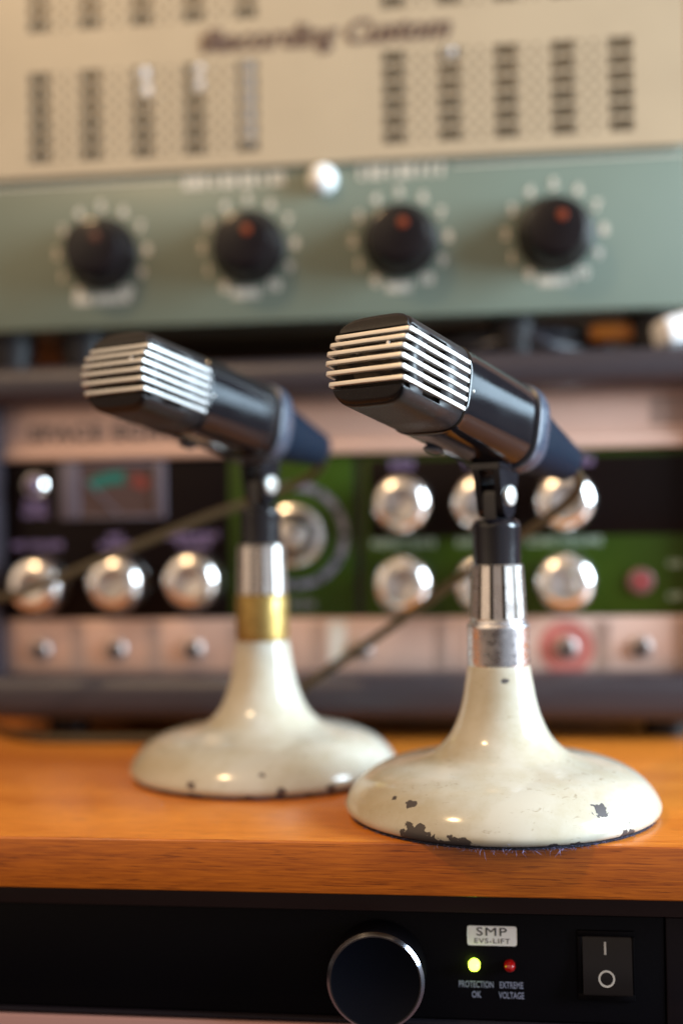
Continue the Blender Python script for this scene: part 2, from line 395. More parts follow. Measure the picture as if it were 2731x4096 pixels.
    sc = MB()
    rot = R_ @ Matrix.Translation((0, 0, pivot_z)) @ Matrix.Rotation(math.pi / 2, 4, 'X')   # local z -> -y (towards camera right)
    for sgn in (1, -1):
        rings = [[rot @ Vector((r * math.cos(a), r * math.sin(a), sgn * h)) for a in [2 * math.pi * i / 32 for i in range(32)]] for r, h in ((4.3, 6.2), (4.3, 7.0), (3.9, 7.6), (2.4, 8.0))]
        sc.loft(rings)
    s_ = obj('hinge_screw', sc, M['screw'], t)
    sl = MB(); bm = bmesh.new(); bmesh.ops.create_cube(bm, size=1)
    for v in bm.verts: v.co = Vector((v.co.x * .7, v.co.y * 5.2, 8.0 + v.co.z * .14))
    sl.frombm(bm, rot @ Matrix.Rotation(.5, 4, 'Z')); obj('slot', sl, M['print_dark'], s_)
    return t

RS = (2.0, 507.0, 0.0); LS = (-110.9, 581.7, 0.0)
AZ_R = math.radians(57.6); AZ_L = math.radians(62.5)
en_r = enamel_mat('cream_enamel', [(2.5, -13.4, 55, 1.8, .6), (35.4, -46.9, 10.9, 3.6, .85), (-33.4, -46.4, 12.6, 2.9, .6), (-39.9, -40.1, 13.2, 1.7, .8),
    (-31, -54.2, 3.0, 7.4, .62), (-24, -57, 1.0, 6, .4), (-15.5, -59.2, .8, 7.5, .55), (17.5, -58.5, .6, 4.8, .5), (25.5, -55.6, .9, 4.0, .5), (44, -42.5, .8, 6.0, .55), (46.4, -41.5, 4.9, 1.6, 1.2),
    (-.1, -61, .6, 1.2, .8), (-54, -28, .5, 6, .35), (12, -50, 13.6, .9, .6)], (.49, .46, .385))
en_l = enamel_mat('cream_enamel_pale', [(-21, -58.4, 5.5, 2.6, 1.2), (-20, -59, 1.2, 4, .5), (9.9, -58.7, 10.2, 1.9, .8), (18.1, -59.7, 3.4, 3.0, .7), (38.5, -49.3, 3.2, 3.0, .6),
    (-34, -51.4, .8, 3.5, .5), (5, -60.5, .7, 5, .35), (29, -54, 1.2, 3, .5)], (.49, .47, .405), under=(.085, .06, .055))
make_stand(RS, 'cream microphone stand with a chrome collar and dark chipped patches, overhanging the shelf edge', en_r, 60.0, M['chrome'], None,
           (101.5, 78.9, 10.9, 12.0), (119.6, 101.4, 10.1, 9.75), 129.6, AZ_R, 3,
           [(9, 78.8), (11.3, 78.7), (11.5, 78.2), (11.5, 77.3), (12.5, 77.0), (12.85, 76.4), (12.85, 75.6), (12.75, 75.2), (12.75, 61.0), (12.6, 60.2), (12.2, 59.8)])
make_stand(LS, 'cream microphone stand with a brass collar, set back on the shelf', en_l, 63.9, M['brass'], None,
           (110.0, 86.0, 11.6, 12.3), (128.0, 109.9, 10.0, 9.7), 138.8, AZ_L, 5,
           [(9, 86.2), (11.9, 86.1), (12.5, 85.6), (12.75, 84.8), (12.75, 66.0), (12.6, 64.6), (12.3, 63.8)])

# ------------------------------------------------------------------ microphones (local frame: x along the axis to the rear, z up across the slats)
HA, HB, HN = 17.4, 17.2, 4.0          # half width, half height, exponent of the head's cross-section
LH = 42.0                            # length of the slatted head
def halfw(v, a=HA, bb=HB, n=HN): return a * max(0.0, 1 - abs(v / bb) ** n) ** (1 / n)
def dome(v):
    u = abs(v) / 9.1
    return 3.06 * u * u if u < 1 else 3.06 + 4.6 * (u - 1)
def ring_pts(a, bb, n, N=72):
    out = []
    for i in range(N):
        t = 2 * math.pi * i / N; c, s = math.cos(t), math.sin(t)
        out.append((a * math.copysign(abs(c) ** (2 / n), c), bb * math.copysign(abs(s) ** (2 / n), s)))
    return out
VO = 11.8
def head_outline():
    """closed outline of (y, v) with exact points at v = +-VO; marks which vertices belong to the open band."""
    side = [-VO + 2 * VO * i / 8 for i in range(9)]
    t0 = math.asin((VO / HB) ** (HN / 2))
    right = [(halfw(v), v) for v in side]
    topa = [(HA * math.copysign(abs(math.cos(t)) ** (2 / HN), math.cos(t)), HB * abs(math.sin(t)) ** (2 / HN)) for t in [t0 + (math.pi - 2 * t0) * i / 30 for i in range(1, 30)]]
    left = [(-halfw(v), v) for v in reversed(side)]
    bota = [(-y, -v) for y, v in topa]
    pts = right + topa + left + bota
    band = [abs(v) <= VO + 1e-6 for _, v in pts]
    return pts, band
def make_mic(mtx, label, slat_mat):
    t = thing('microphone', label, 'microphone', group='black microphones with slatted heads', mtx=mtx)
    ORIGIN[t.name] = (0, 0, 0)
    pts, band = head_outline(); n = len(pts)
    taus = [0, .015, .09, .30, .60, 1.0]
    rings = [[(dome(v) , y * .965, v * .965) for y, v in pts]]
    for k, ta in enumerate(taus):
        rings.append([((dome(v) + 1.1) + (LH - dome(v) - 1.1) * ta, y * (.992 if k == 0 else 1), v * (.992 if k == 0 else 1)) for y, v in pts])
    b = MB(); V = [p for r in rings for p in r]; Fc = []
    for k in range(len(rings) - 1):
        for i in range(n):
            j = (i + 1) % n
            inband = band[i] and band[j]
            if inband and (k <= 2 or k == 4): continue
            Fc.append((k * n + i, k * n + j, (k + 1) * n + j, (k + 1) * n + i))
    b.add(V, Fc)
    # closed front caps above and below the slats
    for sg in (1, -1):
        idx = [i for i in range(n) if pts[i][1] * sg >= VO - 1e-6]
        if sg < 0: idx = idx
        cols = []
        for i in idx:
            y, v = pts[i][0] * .965, pts[i][1] * .965
            v0 = VO * .965 * sg
            col = [(dome(v0) + 3.5, y, v0)] + [(dome(v0 + (v - v0) * q), y, v0 + (v - v0) * q) for q in (0, .12, .35, .65, 1.0)]
            cols.append(col)
        m_ = len(cols[0]); V = [p for c in cols for p in c]; Fc = []
        for a in range(len(cols) - 1):
            for q in range(m_ - 1): Fc.append((a * m_ + q, (a + 1) * m_ + q, (a + 1) * m_ + q + 1, a * m_ + q + 1))
        b.add(V, Fc)
    head = obj('head_shell', b, M['shell'], t, angle=32, solid=.9)
    # dusty foam core behind the slats
    b = MB(); rr = []
    for k, (off, ds) in enumerate(((8.0, 3.4), (3.4, 3.0), (2.6, 3.6), (2.4, 40 - 3))):
        rr.append([((dome(v) * (1 if k < 3 else 0) + ds), y * (HA - off) / HA, v * (HB - off) / HB) for y, v in pts])
    b.loft(rr); obj('foam_core', b, M['foam'], t)
    # slats: U-shaped strips round the head
    b = MB()
    for i in range(6):
        v = 9.1 - i * 18.2 / 5
        wv = halfw(v) + .62; s0 = dome(v) - .35; rc = 1.7
        path = [(LH + .4, -wv), (LH * .6, -wv), (LH * .3, -wv)]
        path += [(s0 + rc - rc * math.sin(a), -wv + rc - rc * math.cos(a)) for a in [math.pi / 2 * q / 6 for q in range(7)]]
        path += [(s0, -wv * .5), (s0 - .12, 0), (s0, wv * .5)]
        path += [(s0 + rc - rc * math.cos(a), wv - rc + rc * math.sin(a)) for a in [math.pi / 2 * q / 6 for q in range(7)]]
        path += [(LH * .3, wv), (LH * .6, wv), (LH + .4, wv)]
        rings = []
        for q, p in enumerate(path):
            pa, pb = path[max(q - 1, 0)], path[min(q + 1, len(path) - 1)]
            tx, ty = pb[0] - pa[0], pb[1] - pa[1]; l = math.hypot(tx, ty); nx, ny = -ty / l, tx / l      # outward normal
            if nx * (p[0] - 20) + ny * p[1] < 0: nx, ny = -nx, -ny
            sec = [(-1.7, -.76), (-.3, -.83), (-.06, -.74), (0, -.55), (0, .55), (-.06, .74), (-.3, .83), (-1.7, .76)]
            rings.append([(p[0] + nx * o, p[1] + ny * o, v + h) for o, h in sec])
        b.loft(rings)
    obj('slat_grille', b, slat_mat, t, angle=40)
    # small spacer pins between the front slats
    b = MB()
    for y in (4.0, -9.5): b.box(dome(3.6) + .9, dome(3.6) + 1.7, y - .55, y + .55, .9 if y > 0 else 2.0, 3.2 if y > 0 else 4.6)
    obj('spacer_pin', b, M['nickel'], t)
    # body
    b = MB(); secs = [(42.3, 16.2, 16.0, 4.0), (42.4, 17.1, 16.9, 4.0), (42.9, 17.9, 17.6, 4.0), (43.4, 18.2, 17.85, 3.6), (44.0, 18.25, 17.9, 3.4), (46, 18.26, 17.9, 3.3), (60, 18.35, 18.0, 3.2), (80, 18.5, 18.1, 3.1), (89.6, 18.55, 18.15, 3.0), (90.4, 18.5, 18.1, 3.0), (91.2, 18.1, 17.7, 3.4), (91.4, 16.6, 16.2, 3.4)]
    b.loft([[(s, y, v) for y, v in ring_pts(a, bb, nn)] for s, a, bb, nn in secs])
    body = obj('body', b, M['plastic'], t)
    b = MB(); b.loft([[(s, y, v) for y, v in ring_pts(a, bb, 3.4)] for s, a, bb in ((91.0, 16.9, 16.5), (93.8, 16.9, 16.5))])
    obj('neck_groove', b, M['foam'], t)
    b = MB(); b.loft([[(s, y, v) for y, v in ring_pts(a, bb, nn)] for s, a, bb, nn in ((93.4, 17.2, 16.8, 3.4), (93.5, 18.4, 18.0, 3.2), (94.0, 19.2, 18.8, 3.2), (95.0, 19.5, 19.1, 3.2), (100, 19.3, 18.9, 3.1), (102.8, 18.6, 18.3, 3.0), (104.8, 17.6, 17.4, 3.0), (105.0, 15.6, 15.4, 2.9))])
    obj('rear_ring', b, M['clip'], t)
    b = MB(); b.loft([[(s, y, v) for y, v in ring_pts(a, a, nn)] for s, a, nn in ((104.6, 15.0, 2.8), (106, 15.2, 2.7), (124, 12.6, 2.3), (146, 9.4, 2.0), (149.5, 9.0, 2.0), (150.6, 8.2, 2.0), (150.8, 3.4, 2.0))])
    obj('connector', b, M['rubber'], t)
    # small steel pin behind the slats and an oval switch on the belly
    b = MB(); bm = bmesh.new(); bmesh.ops.create_uvsphere(bm, u_segments=12, v_segments=8, radius=.75)
    b.frombm(bm, Matrix.Translation((45.6, -18.0, -1.2))); obj('steel_pin', b, M['screw'], t)
    b = MB(); bm = bmesh.new(); bmesh.ops.create_uvsphere(bm, u_segments=20, v_segments=12, radius=1)
    b.frombm(bm, Matrix.Translation((62, 9.5, -18.2)) @ Matrix.Diagonal((5.0, 3.4, 1.5, 1))); obj('belly_switch', b, M['clip'], t)
    return t
def frame(P0, al, ph):
    a, f = math.radians(al), math.radians(ph)
    ax = Vector((math.cos(a) * math.cos(f), math.sin(a) * math.cos(f), -math.sin(f)))
    y = Vector((-math.sin(a), math.cos(a), 0)); z = ax.cross(y)
    m = Matrix((ax, y, z)).transposed().to_4x4(); m.translation = Vector(P0) * MM
    return m
MR = frame((-44.85, 436.23, 180.02), 57.6, 13.2)
MLm = frame((-156.86, 493.35, 186.03), 62.5, 10.55)
make_mic(MR, 'black microphone with dull silver slats, held up by the stand with the chrome collar', M['slat'])
make_mic(MLm, 'black microphone with bright silver slats, held up by the stand with the brass collar', M['slat_bright'])

# cables from the two connectors
def mw(m, s, y=0, v=0): return Vector(m @ (Vector((s, y, v)) * MM)) / MM
e = mw(MR, 149); e2 = mw(MR, 158)
b = MB(); b.tube(smooth_curve([e, e2, (40, 590, 132), (14, 606, 112), (-14, 616, 93), (-42, 624, 73), (-70, 630, 54), (-100, 637, 34), (-128, 645, 16), (-160, 652, 5), (-200, 655, 2.6), (-240, 655, 2.4), (-262, 662, 2.4), (-300, 700, 2.4)], 8), 2.4)
alone('microphone_cable', b, M['cable'], 'dark cable falling from the microphone with dull slats to the shelf', 'cable', 'microphone cables', origin=tuple(e))
e = mw(MLm, 149); e2 = mw(MLm, 158)
b = MB(); b.tube(smooth_curve([e, e2, (-96, 652, 146), (-120, 655, 136), (-150, 650, 126), (-180, 643, 114), (-214, 634, 100), (-245, 625, 87), (-272, 618, 80), (-310, 612, 66), (-350, 610, 40), (-390, 620, 10), (-430, 640, 2.4)], 8), 2.4)
alone('microphone_cable', b, M['cable'], 'olive brown cable sagging from the microphone with bright slats across the dark meter panel', 'cable', 'microphone cables', origin=tuple(e))

# ------------------------------------------------------------------ tape echo unit
FY = 690.0; EX0, EX1 = -287.0, 126.0
echo = thing('tape_echo_unit', 'black tape echo unit with green panels and chrome knobs, behind the stands', 'echo unit', (-80, 690, 0))
b = MB(); b.box(EX0, EX1, FY + 1, 880, 14, 208, bev=3); cab = obj('cabinet', b, M['cabinet'], echo)
for x0, x1 in ((EX0 - 5, EX0 + 2.2), (EX1 - 2.2, EX1 + 5)):
    b = MB(); b.box(x0, x1, 674, 882, 20, 206, bev=2.5); obj('side_panel', b, M['vinyl'], echo)
b = MB(); b.box(EX0 - 5, EX1 + 5, 668, 884, 191.5, 213, bev=8.5, seg=6); obj('bumper', b, M['vinyl'], echo)
b = MB(); b.box(EX0 - 5, EX1 + 5, 664, 884, 11, 36.5, bev=9.0, seg=6); obj('bumper', b, M['vinyl'], echo)
for fx in (-250, 95):
    for fy in (700, 850):
        b = MB(); b.lathe([(13, 11.5), (12, 0.0)], origin=(fx, fy, 0), n=32); obj('foot', b, M['cabinet'], echo)
b = MB(); b.box(EX0 + 2.4, EX1 - 2.4, FY - 1, FY + 2, 167, 195, bev=.4); tf = obj('fascia', b, M['alu'], echo)
b = MB(); b.box(EX0 + 2.4, EX1 - 2.4, FY - 4, FY + 2, 160, 166.6, bev=1.2); obj('rail', b, M['alu'], tf)
b = MB(); b.text('SPACE ECHO', -269, 175.2, 12.6, FY - 1.25, 'LEFT', sx=1.12, spacing=1.16, bold=.5); obj('lettering', b, M['print_dark'], tf)
b = MB()
for k in range(6): b.quad_sheet(88, 122, 172.5 + k * 2.7, 173.7 + k * 2.7, FY - 1.3)
obj('printed_block', b, M['print_dark'], tf)
b = MB(); b.box(EX0 + 2.4, EX1 - 2.4, FY - 1, FY + 2, 33, 66.5, bev=.4); lf = obj('fascia', b, M['alu'], echo)
for gx, wd, nn in ((-241, 3.6, 6), (-195, 3.6, 6), (-147, 3.6, 5), (-99.5, 3.0, 4), (-29, 3.4, 5), (-18, 2, 3), (60, 3.8, 6), (103, 3.8, 6)):
    b = MB()
    for k in range(nn): b.quad_sheet(gx - wd + 2 * wd * k / (nn - 1) - .45, gx - wd + 2 * wd * k / (nn - 1) + .45, 37.5, 64, FY - 1.3)
    obj('printed_stripes', b, M['stripe'], lf)
b = MB(); b.box(-93, -83, FY - 1.5, FY, 42, 64.5); obj('pale_label', b, M['white_label'], lf)
b = MB(); b.box(EX0 + 2.4, -150.2, FY - .5, FY + 2, 67, 159.5, bev=.3); obj('black_panel', b, M['panel_black'], echo)
b = MB(); b.box(-149.8, -77.5, FY - .5, FY + 2, 67, 159.5, bev=.3); obj('green_panel', b, M['green'], echo)
b = MB(); b.box(-72.5, EX1 - 2.4, FY - .5, FY + 2, 67, 159.5, bev=.3); gp = obj('green_panel', b, M['green'], echo)
b = MB(); b.box(-68.5, EX1 - 5, FY - 1.2, FY + 1, 111.5, 156, bev=.3); obj('black_inset', b, M['panel_black'], gp)

def chrome_knob(x, z, r=16.0):
    b = MB(); b.lathe([(r + .6, 0.3), (r + .6, 2.0), (r, 2.6), (r - .3, 13.5), (r - 1.0, 15.6), (r - 3.0, 17.6), (r - 6.0, 18.8), (r - 7.5, 18.95), (r - 8.6, 18.7), (r - 11.5, 18.2), (.2, 17.9)], origin=(x, FY - .9, z), axis='-y', n=56)
    k = obj('knob', b, M['knob_chrome'], echo, angle=50)
    return k
for x, z in ((-261.6, 87), (-214.2, 88), (-169.6, 89), (-49.6, 130.5), (-5.2, 130.5), (40.5, 130.5), (-49.6, 85.5), (-5.0, 85.5), (39.8, 85.8)): chrome_knob(x, z)
def caption(lines, m, y=FY - .75):
    """one caption: (text, x, z, size) lines in one mesh"""
    b = MB()
    for tx, x, z, sz in lines: b.text(tx, x, z, sz, y, bold=.2)
    obj('caption', b, M[m], echo)
caption([('MIC VOLUME', -265, 110, 5.2)], 'print_lilac')
caption([('MIC', -217.5, 114, 5.2), ('VOLUME', -217.5, 109, 5.2)], 'print_lilac')
caption([('INSTRUMENT', -171, 114, 5), ('VOLUME', -171, 109.4, 5)], 'print_lilac')
caption([('PEAK', -265.5, 134.6, 6), ('LEVEL', -265.5, 129.0, 6)], 'print_lilac')
for tx, x in (('BASS', -49.6), ('TREBLE', -5), ('REVERB', 46)): caption([(tx, x, 153.0, 6.4)], 'print_lilac', FY - 1.45)
for tx, x in (('REPEAT RATE', -49.6), ('INTENSITY', -5), ('ECHO VOLUME', 40)): caption([(tx, x, 108.2, 6.0)], 'print_green')
caption([('ON', 100, 95, 5)], 'print_green'); caption([('OFF', 100, 77, 5)], 'print_green')
# mode selector and its dial
b = MB(); b.disc(-111.5, 113.5, 26.2, 30.4, FY - .8); dl = obj('dial', b, M['dial_grey'], echo)
b = MB()
for k in range(12):
    a = math.radians(-60 + k * 30); b.disc(-111.5, 113.5, 27, 29.6, FY - 1.1, n=4, a0=a - .05, a1=a + .05)
obj('dial_marks', b, M['panel_black'], dl)
b = MB(); b.text('MODE', -108, 74, 5.4, FY - .75, bold=.15); obj('lettering', b, M['dial_grey'], dl)
b = MB(); b.lathe([(18.8, .4), (18.8, 3), (18.2, 8), (17.0, 11), (14.6, 12.4), (13.4, 12.4), (12.9, 11)], origin=(-111.5, FY - .5, 113.5), axis='-y', n=64); mk = obj('selector_knob', b, M['knob_chrome'], echo)
b = MB(); b.lathe([(12.8, 10), (12.6, 12.6), (9.6, 13.2)], origin=(-111.5, FY - .5, 113.5), axis='-y', n=48); obj('dark_ring', b, M['panel_black'], mk)
b = MB(); b.lathe([(9.6, 10), (9.4, 18), (8.4, 19.6), (5, 20.4), (.3, 20.6)], origin=(-111.5, FY - .5, 113.5), axis='-y', n=48); obj('cap', b, M['knob_chrome'], mk)
# meter
b = MB()
b.box(-250.5, -238.5, FY - 3.0, FY, 125, 158.5, bev=.6); b.box(-193.5, -187, FY - 3.0, FY, 125, 158.5, bev=.6)
b.box(-238.4, -193.6, FY - 3.0, FY, 156.2, 158.5, bev=.4); b.box(-238.4, -193.6, FY - 3.0, FY, 125, 127, bev=.4)
me_ = obj('level_meter', b, M['meter_frame'], echo)
b = MB(); b.box(-238.3, -193.7, FY - 1.6, FY, 127.1, 156.1); obj('face', b, M['meter_face'], me_)
b = MB(); b.disc(-215, 118, 27.5, 34.5, FY - 1.9, n=24, a0=math.radians(83), a1=math.radians(124)); obj('teal_arc', b, M['teal'], me_)
b = MB(); b.disc(-215, 118, 28, 34.5, FY - 1.9, n=16, a0=math.radians(56), a1=math.radians(74)); obj('red_arc', b, M['red_scale'], me_)
b = MB(); b.tube([(-215, FY - 2.2, 127.5), (-234, FY - 2.2, 146.5)], .8, 6); obj('needle', b, M['meter_frame'], me_)
# peak lamp, power lamp
b = MB(); b.lathe([(7.0, 0.3), (7.0, 2.0), (6.0, 3.2), (5.2, 3.4)], origin=(-265.5, FY - .5, 145.5), axis='-y', n=40); lm = obj('peak_lamp', b, M['knob_chrome'], echo)
b = MB(); b.lathe([(5.2, 2.5), (5.0, 4.5), (4.0, 6.4), (2.4, 7.6), (.2, 8.0)], origin=(-265.5, FY - .5, 145.5), axis='-y', n=40); obj('lens', b, M['violet_lens'], lm)
b = MB(); b.lathe([(7.2, .3), (7.2, 1.6), (6.0, 2.6), (2.3, 2.8)], origin=(81.3, FY - .5, 85.5), axis='-y', n=40); pl = obj('power_lamp', b, M['pink_bezel'], echo)
b = MB(); b.lathe([(2.2, 2), (2.1, 3.6), (1.5, 4.4), (.2, 4.7)], origin=(81.3, FY - .5, 85.5), axis='-y', n=32); obj('lens', b, M['red_lamp'], pl)
# jacks
for jx in (-263.5, -218, -172, -74.6, 40.2, 80.6):
    b = MB(); b.lathe([(6.6, .2), (6.4, 1.6), (5.8, 2.6), (4.6, 3.6), (3.6, 3.7), (3.2, 2.6), (3.2, .4)], origin=(jx, FY - 1, 49.2), axis='-y', n=36, cap1=False); j = obj('jack', b, M['jack'], echo)
    b = MB(); b.disc(jx, 49.2, 0.01, 3.25, FY - 1.6); obj('hole', b, M['cabinet'], j)
    if jx == 40.2:
        b = MB(); b.disc(jx, 49.2, 6.7, 15.0, FY - 1.35); obj('red_ring', b, M['red'], j)

# ------------------------------------------------------------------ valve amplifier on top of the echo unit
AY = 684.0
amp = thing('valve_amplifier', 'cream and sage green valve amplifier with four black knobs, on top of the echo unit', 'amplifier', (-110, 690, 213))
AX0, AX1 = -345.0, 110.0
b = MB(); b.box(AX0, AX1, AY, AY + 40, 236, 326.5, bev=1.2); cp = obj('control_panel', b, M['amp_green'], amp)
b = MB(); b.box(AX0 + 3, AX1 - 3, AY + 42, 880, 236, 470, bev=1); obj('chassis', b, M['liner'], amp)
for fx in (-285, -240, 14, 92):
    b = MB(); b.lathe([(14, 236.5), (14, 226), (11.5, 213.2)], origin=(fx, 706, 0), n=32); obj('foot', b, M['cabinet'], amp)
for x0, x1 in ((AX0 + 2, -176), (-18, AX1 - 2)):
    b = MB(); b.quad_sheet(x0, x1, 319.4, 320.1, AY - .35); obj('pinstripe', b, M['print_cream'], cp)
# perforated cover: one sheet with real slots and holes
dark = [-257.2, -226.4, -195.6, -164.9, -134.1]; dark2 = [-50.2, -19.0, 12.3, 43.5, 74.8]
rows_lo = [(333.6 + k * 9.0, 333.6 + k * 9.0 + 6.9) for k in range(6)]
rows_hi = [(410.2 + k * 9.0, 410.2 + k * 9.0 + 6.9) for k in range(6)]
xs = set([AX0, AX1]); zs = set([324.5, 470.0])
slots = []
for c in dark + dark2: slots.append((c - 6.2, c - .5)); slots.append((c + .5, c + 6.2))
small = []
for grp in (dark, dark2):
    for a_, b_ in zip(grp[:-1], grp[1:]):
        x = a_ + 8.6; k = 0
        while x + 1.8 < b_ - 6.6:
            small.append((x, x + 1.9, k % 2)); x += 3.7; k += 1
srow = []
for base in (333.6, 410.2):
    for k in range(13): srow.append((base + k * 4.1, base + k * 4.1 + 2.2, k % 2))
for a_, b_ in slots: xs |= {a_, b_}
for a_, b_, _ in small: xs |= {a_, b_}
for a_, b_ in rows_lo + rows_hi: zs |= {a_, b_}
for a_, b_, _ in srow: zs |= {a_, b_}
xs = sorted(xs); zs = sorted(zs)
CYF = AY - 3.0
b = MB(); V = [(x, CYF, z) for z in zs for x in xs]; Fc = []; nx = len(xs)
def inside(v, a, c): return a - 1e-6 < v < c + 1e-6
for j in range(len(zs) - 1):
    for i in range(nx - 1):
        mx_, mz_ = (xs[i] + xs[i + 1]) / 2, (zs[j] + zs[j + 1]) / 2
        hole = any(a < mx_ < c for a, c in slots) and any(a < mz_ < c for a, c in rows_lo + rows_hi)
        if not hole:
            for a, c, pa in small:
                if a < mx_ < c and any(z0 < mz_ < z1 and pb == pa for z0, z1, pb in srow): hole = True; break
        if not hole: Fc.append((j * nx + i, j * nx + i + 1, (j + 1) * nx + i + 1, (j + 1) * nx + i))
b.add(V, Fc)
cv = obj('ventilated_cover', b, M['cover'], amp, solid=1.0, smooth=False)
b = MB(); b.box(AX0, AX1, CYF + .02, AY + 38, 326.6, 328.0); b.box(AX0, AX0 + 1.2, CYF + 1.1, 880, 328, 470); b.box(AX1 - 1.2, AX1, CYF + 1.1, 880, 328, 470)
obj('lip', b, M['cover'], cv)
b = MB(); b.text('Recording Custom', -160.5, 397.2, 18.5, CYF - .3, 'LEFT', shear=.35, sx=1.0, bold=.7)
b.box(-160.5, -147, CYF - .4, CYF - .1, 392.5, 402.5, bev=.1)
obj('script_badge', b, M['print_logo'], cv)
# added pale balls behind the slots, standing in for glints on valve glass
for vx, vz, vr in ((-194.5, 383, 6.5), (-193.0, 373, 7.0), (-161.5, 383.5, 6.5), (-162, 374.5, 5.0), (-18.5, 386, 5.5)):
    b = MB();  b.lathe([(.1, -vr), (vr * .5, -vr * .87), (vr * .87, -vr * .5), (vr, 0), (vr * .87, vr * .5), (vr * .5, vr * .87), (.1, vr)], origin=(vx, CYF + vr + .1, vz), n=28)
    obj('valve_glint', b, M['tube_glint'], amp)
b = MB(); b.lathe([(7, 338), (7, 392)], origin=(-134, CYF + 7.3, 0), n=28); obj('grey_cylinder', b, M['grey_cylinder'], amp)  # added grey cylinder that gives one slot column its washed-out look
# knobs of the amplifier
KX = [-221.8, -135.2, -48.2, 37.6]
for x in KX:
    z = 278.8
    def grip(r, h, th): return r - (.7 if (th / (2 * math.pi) * 36) % 1 < .4 and 3.9 < h < 18.5 else 0)
    b = MB(); b.lathe([(21.4, .2), (21.4, 2.2), (20.6, 3.6), (20.0, 4.0), (16.6, 18.8), (15.4, 20.6), (13.0, 21.4), (.2, 21.6)], origin=(x, AY, z), axis='-y', n=144, rfun=grip)
    k = obj('knob', b, M['bakelite'], amp, angle=30)
    b = MB(); b.lathe([(2.7, 21.0), (2.7, 21.8), (2.0, 22.1)], origin=(x + 3.0, AY, z + 5.4), axis='-y', n=24)
    obj('pointer_dot', b, M['orange_dot'] if x != KX[0] else M['brown_dot'], k)
for x in KX:
    b = MB()
    for k in range(11):
        a = math.radians(-58 + k * 29.6); b.text(str(10 - k), x + 27.0 * math.cos(a), 279.5 + 27.0 * math.sin(a), 8.0, AY - .3, bold=.3)
    obj('dial_numbers', b, M['print_cream'], cp)
def marks(x0, x1, z, h, n, seed):
    b = MB(); r = random.Random(seed)
    st = (x1 - x0) / n
    for k in range(n):
        c = x0 + (k + .5) * st
        b.quad_sheet(c - st * .40, c - st * .08, z - h / 2, z + h / 2, AY - .3)
        if r.random() < .6: b.quad_sheet(c + st * .10, c + st * .40, z - h / 2, z + h / 2, AY - .3)
        zz = z + r.choice((-.5, 0, .5)) * h * .8; b.quad_sheet(c - st * .12, c + st * .12, zz - h * .09, zz + h * .09, AY - .3)
    obj('panel_lettering', b, M['print_cream'], cp)
marks(-173, -111, 318.0, 7.6, 11, 1); marks(-71.5, -20.5, 318.6, 7.6, 9, 2)
for x, w_ in ((-221.8, 34), (-136, 18), (-48.4, 16), (38.7, 21)): marks(x - w_ / 2, x + w_ / 2, 252.8, 5.2, int(w_ / 4), int(w_))
b = MB(); b.lathe([(8.4, .1), (8.2, 2), (7.6, 4.5), (6.2, 7.4), (3.6, 9.4), (.2, 10.0)], origin=(-92, AY, 315.8), axis='-y', n=40); obj('pilot_lamp', b, M['lamp_white'], amp)

# ------------------------------------------------------------------ odds and ends in the gap on top of the echo unit
b = MB(); b.box(92, 134, 680, 712, 213.2, 229, bev=4, seg=3)
bmx = Matrix.Translation((104, 696, 213.2)) @ Matrix.Rotation(math.radians(-14), 4, 'Y') @ Matrix.Rotation(math.radians(20), 4, 'Z') @ Matrix.Translation((-104, -696, -213.2))
b.v = [tuple(bmx @ Vector(v)) for v in b.v]
z_ = min(v[2] for v in b.v); b.v = [(x, y, z - z_ + 213.1) for x, y, z in b.v]
alone('white_power_adapter', b, M['white_plastic'], 'white plastic box tilted on the echo unit under the green panel', 'adapter', origin=(104, 696, 213))
b = MB(); b.lathe([(4.5, 0), (6, 4), (6, 24), (4, 27), (2.6, 40)], origin=(57, 704, 226), axis='x', n=28)
b.tube(smooth_curve([(96, 704, 226), (108, 708, 224), (112, 725, 218), (100, 750, 216), (60, 770, 216)], 6), 2.2)
alone('orange_plug', b, M['orange_plug'], 'orange plug with its lead lying on the echo unit beside the white box', 'plug', origin=(57, 704, 220))
b = MB()
b.tube(smooth_curve([(-30, 740, 217), (-10, 705, 219), (20, 698, 224), (38, 700, 219), (60, 720, 217), (30, 750, 217), (-20, 760, 217), (-50, 735, 217), (-20, 710, 223), (5, 704, 226), (42, 706, 227), (70, 730, 222)], 8), 3.4)
alone('black_cord', b, M['black_cord'], 'loose loop of black cord lying on the echo unit in the gap under the amplifier', 'cord', origin=(0, 720, 214))

# ------------------------------------------------------------------ rack units under the shelf
RY = 474.0
rk = thing('rack_amplifier', 'black rack unit with one big knob, status lights and a rocker switch, under the shelf', 'rack unit', (-60, 474, -75))
b = MB(); b.box(-330, 62.0, RY, RY + 3, -72.6, -31.8, bev=.5); fp = obj('front_panel', b, M['rack'], rk)
b = MB(); b.box(62.6, 110, RY - .6, RY + 3, -72.6, -31.8, bev=.6); obj('rack_ear', b, M['ear'], rk)
b = MB(); b.box(-330, 110, RY - 1.6, RY + 6, -31.4, -22.5, bev=.6); obj('flange', b, M['rack_brown'], rk)
b = MB(); b.box(-325, 100, RY + 3.2, RY + 260, -72.6, -31.8); obj('chassis', b, M['rack'], rk)
b = MB(); b.box(-330, 110, RY - 2.2, RY + 3, -74.4, -73.2, bev=.3); obj('trim', b, M['ear'], rk)
kc = (-46.2, RY, -53.2)
def knurl(r, h, th): return r - (.3 if (th / (2 * math.pi) * 90) % 1 < .5 and 2 < h < 14.5 else 0)
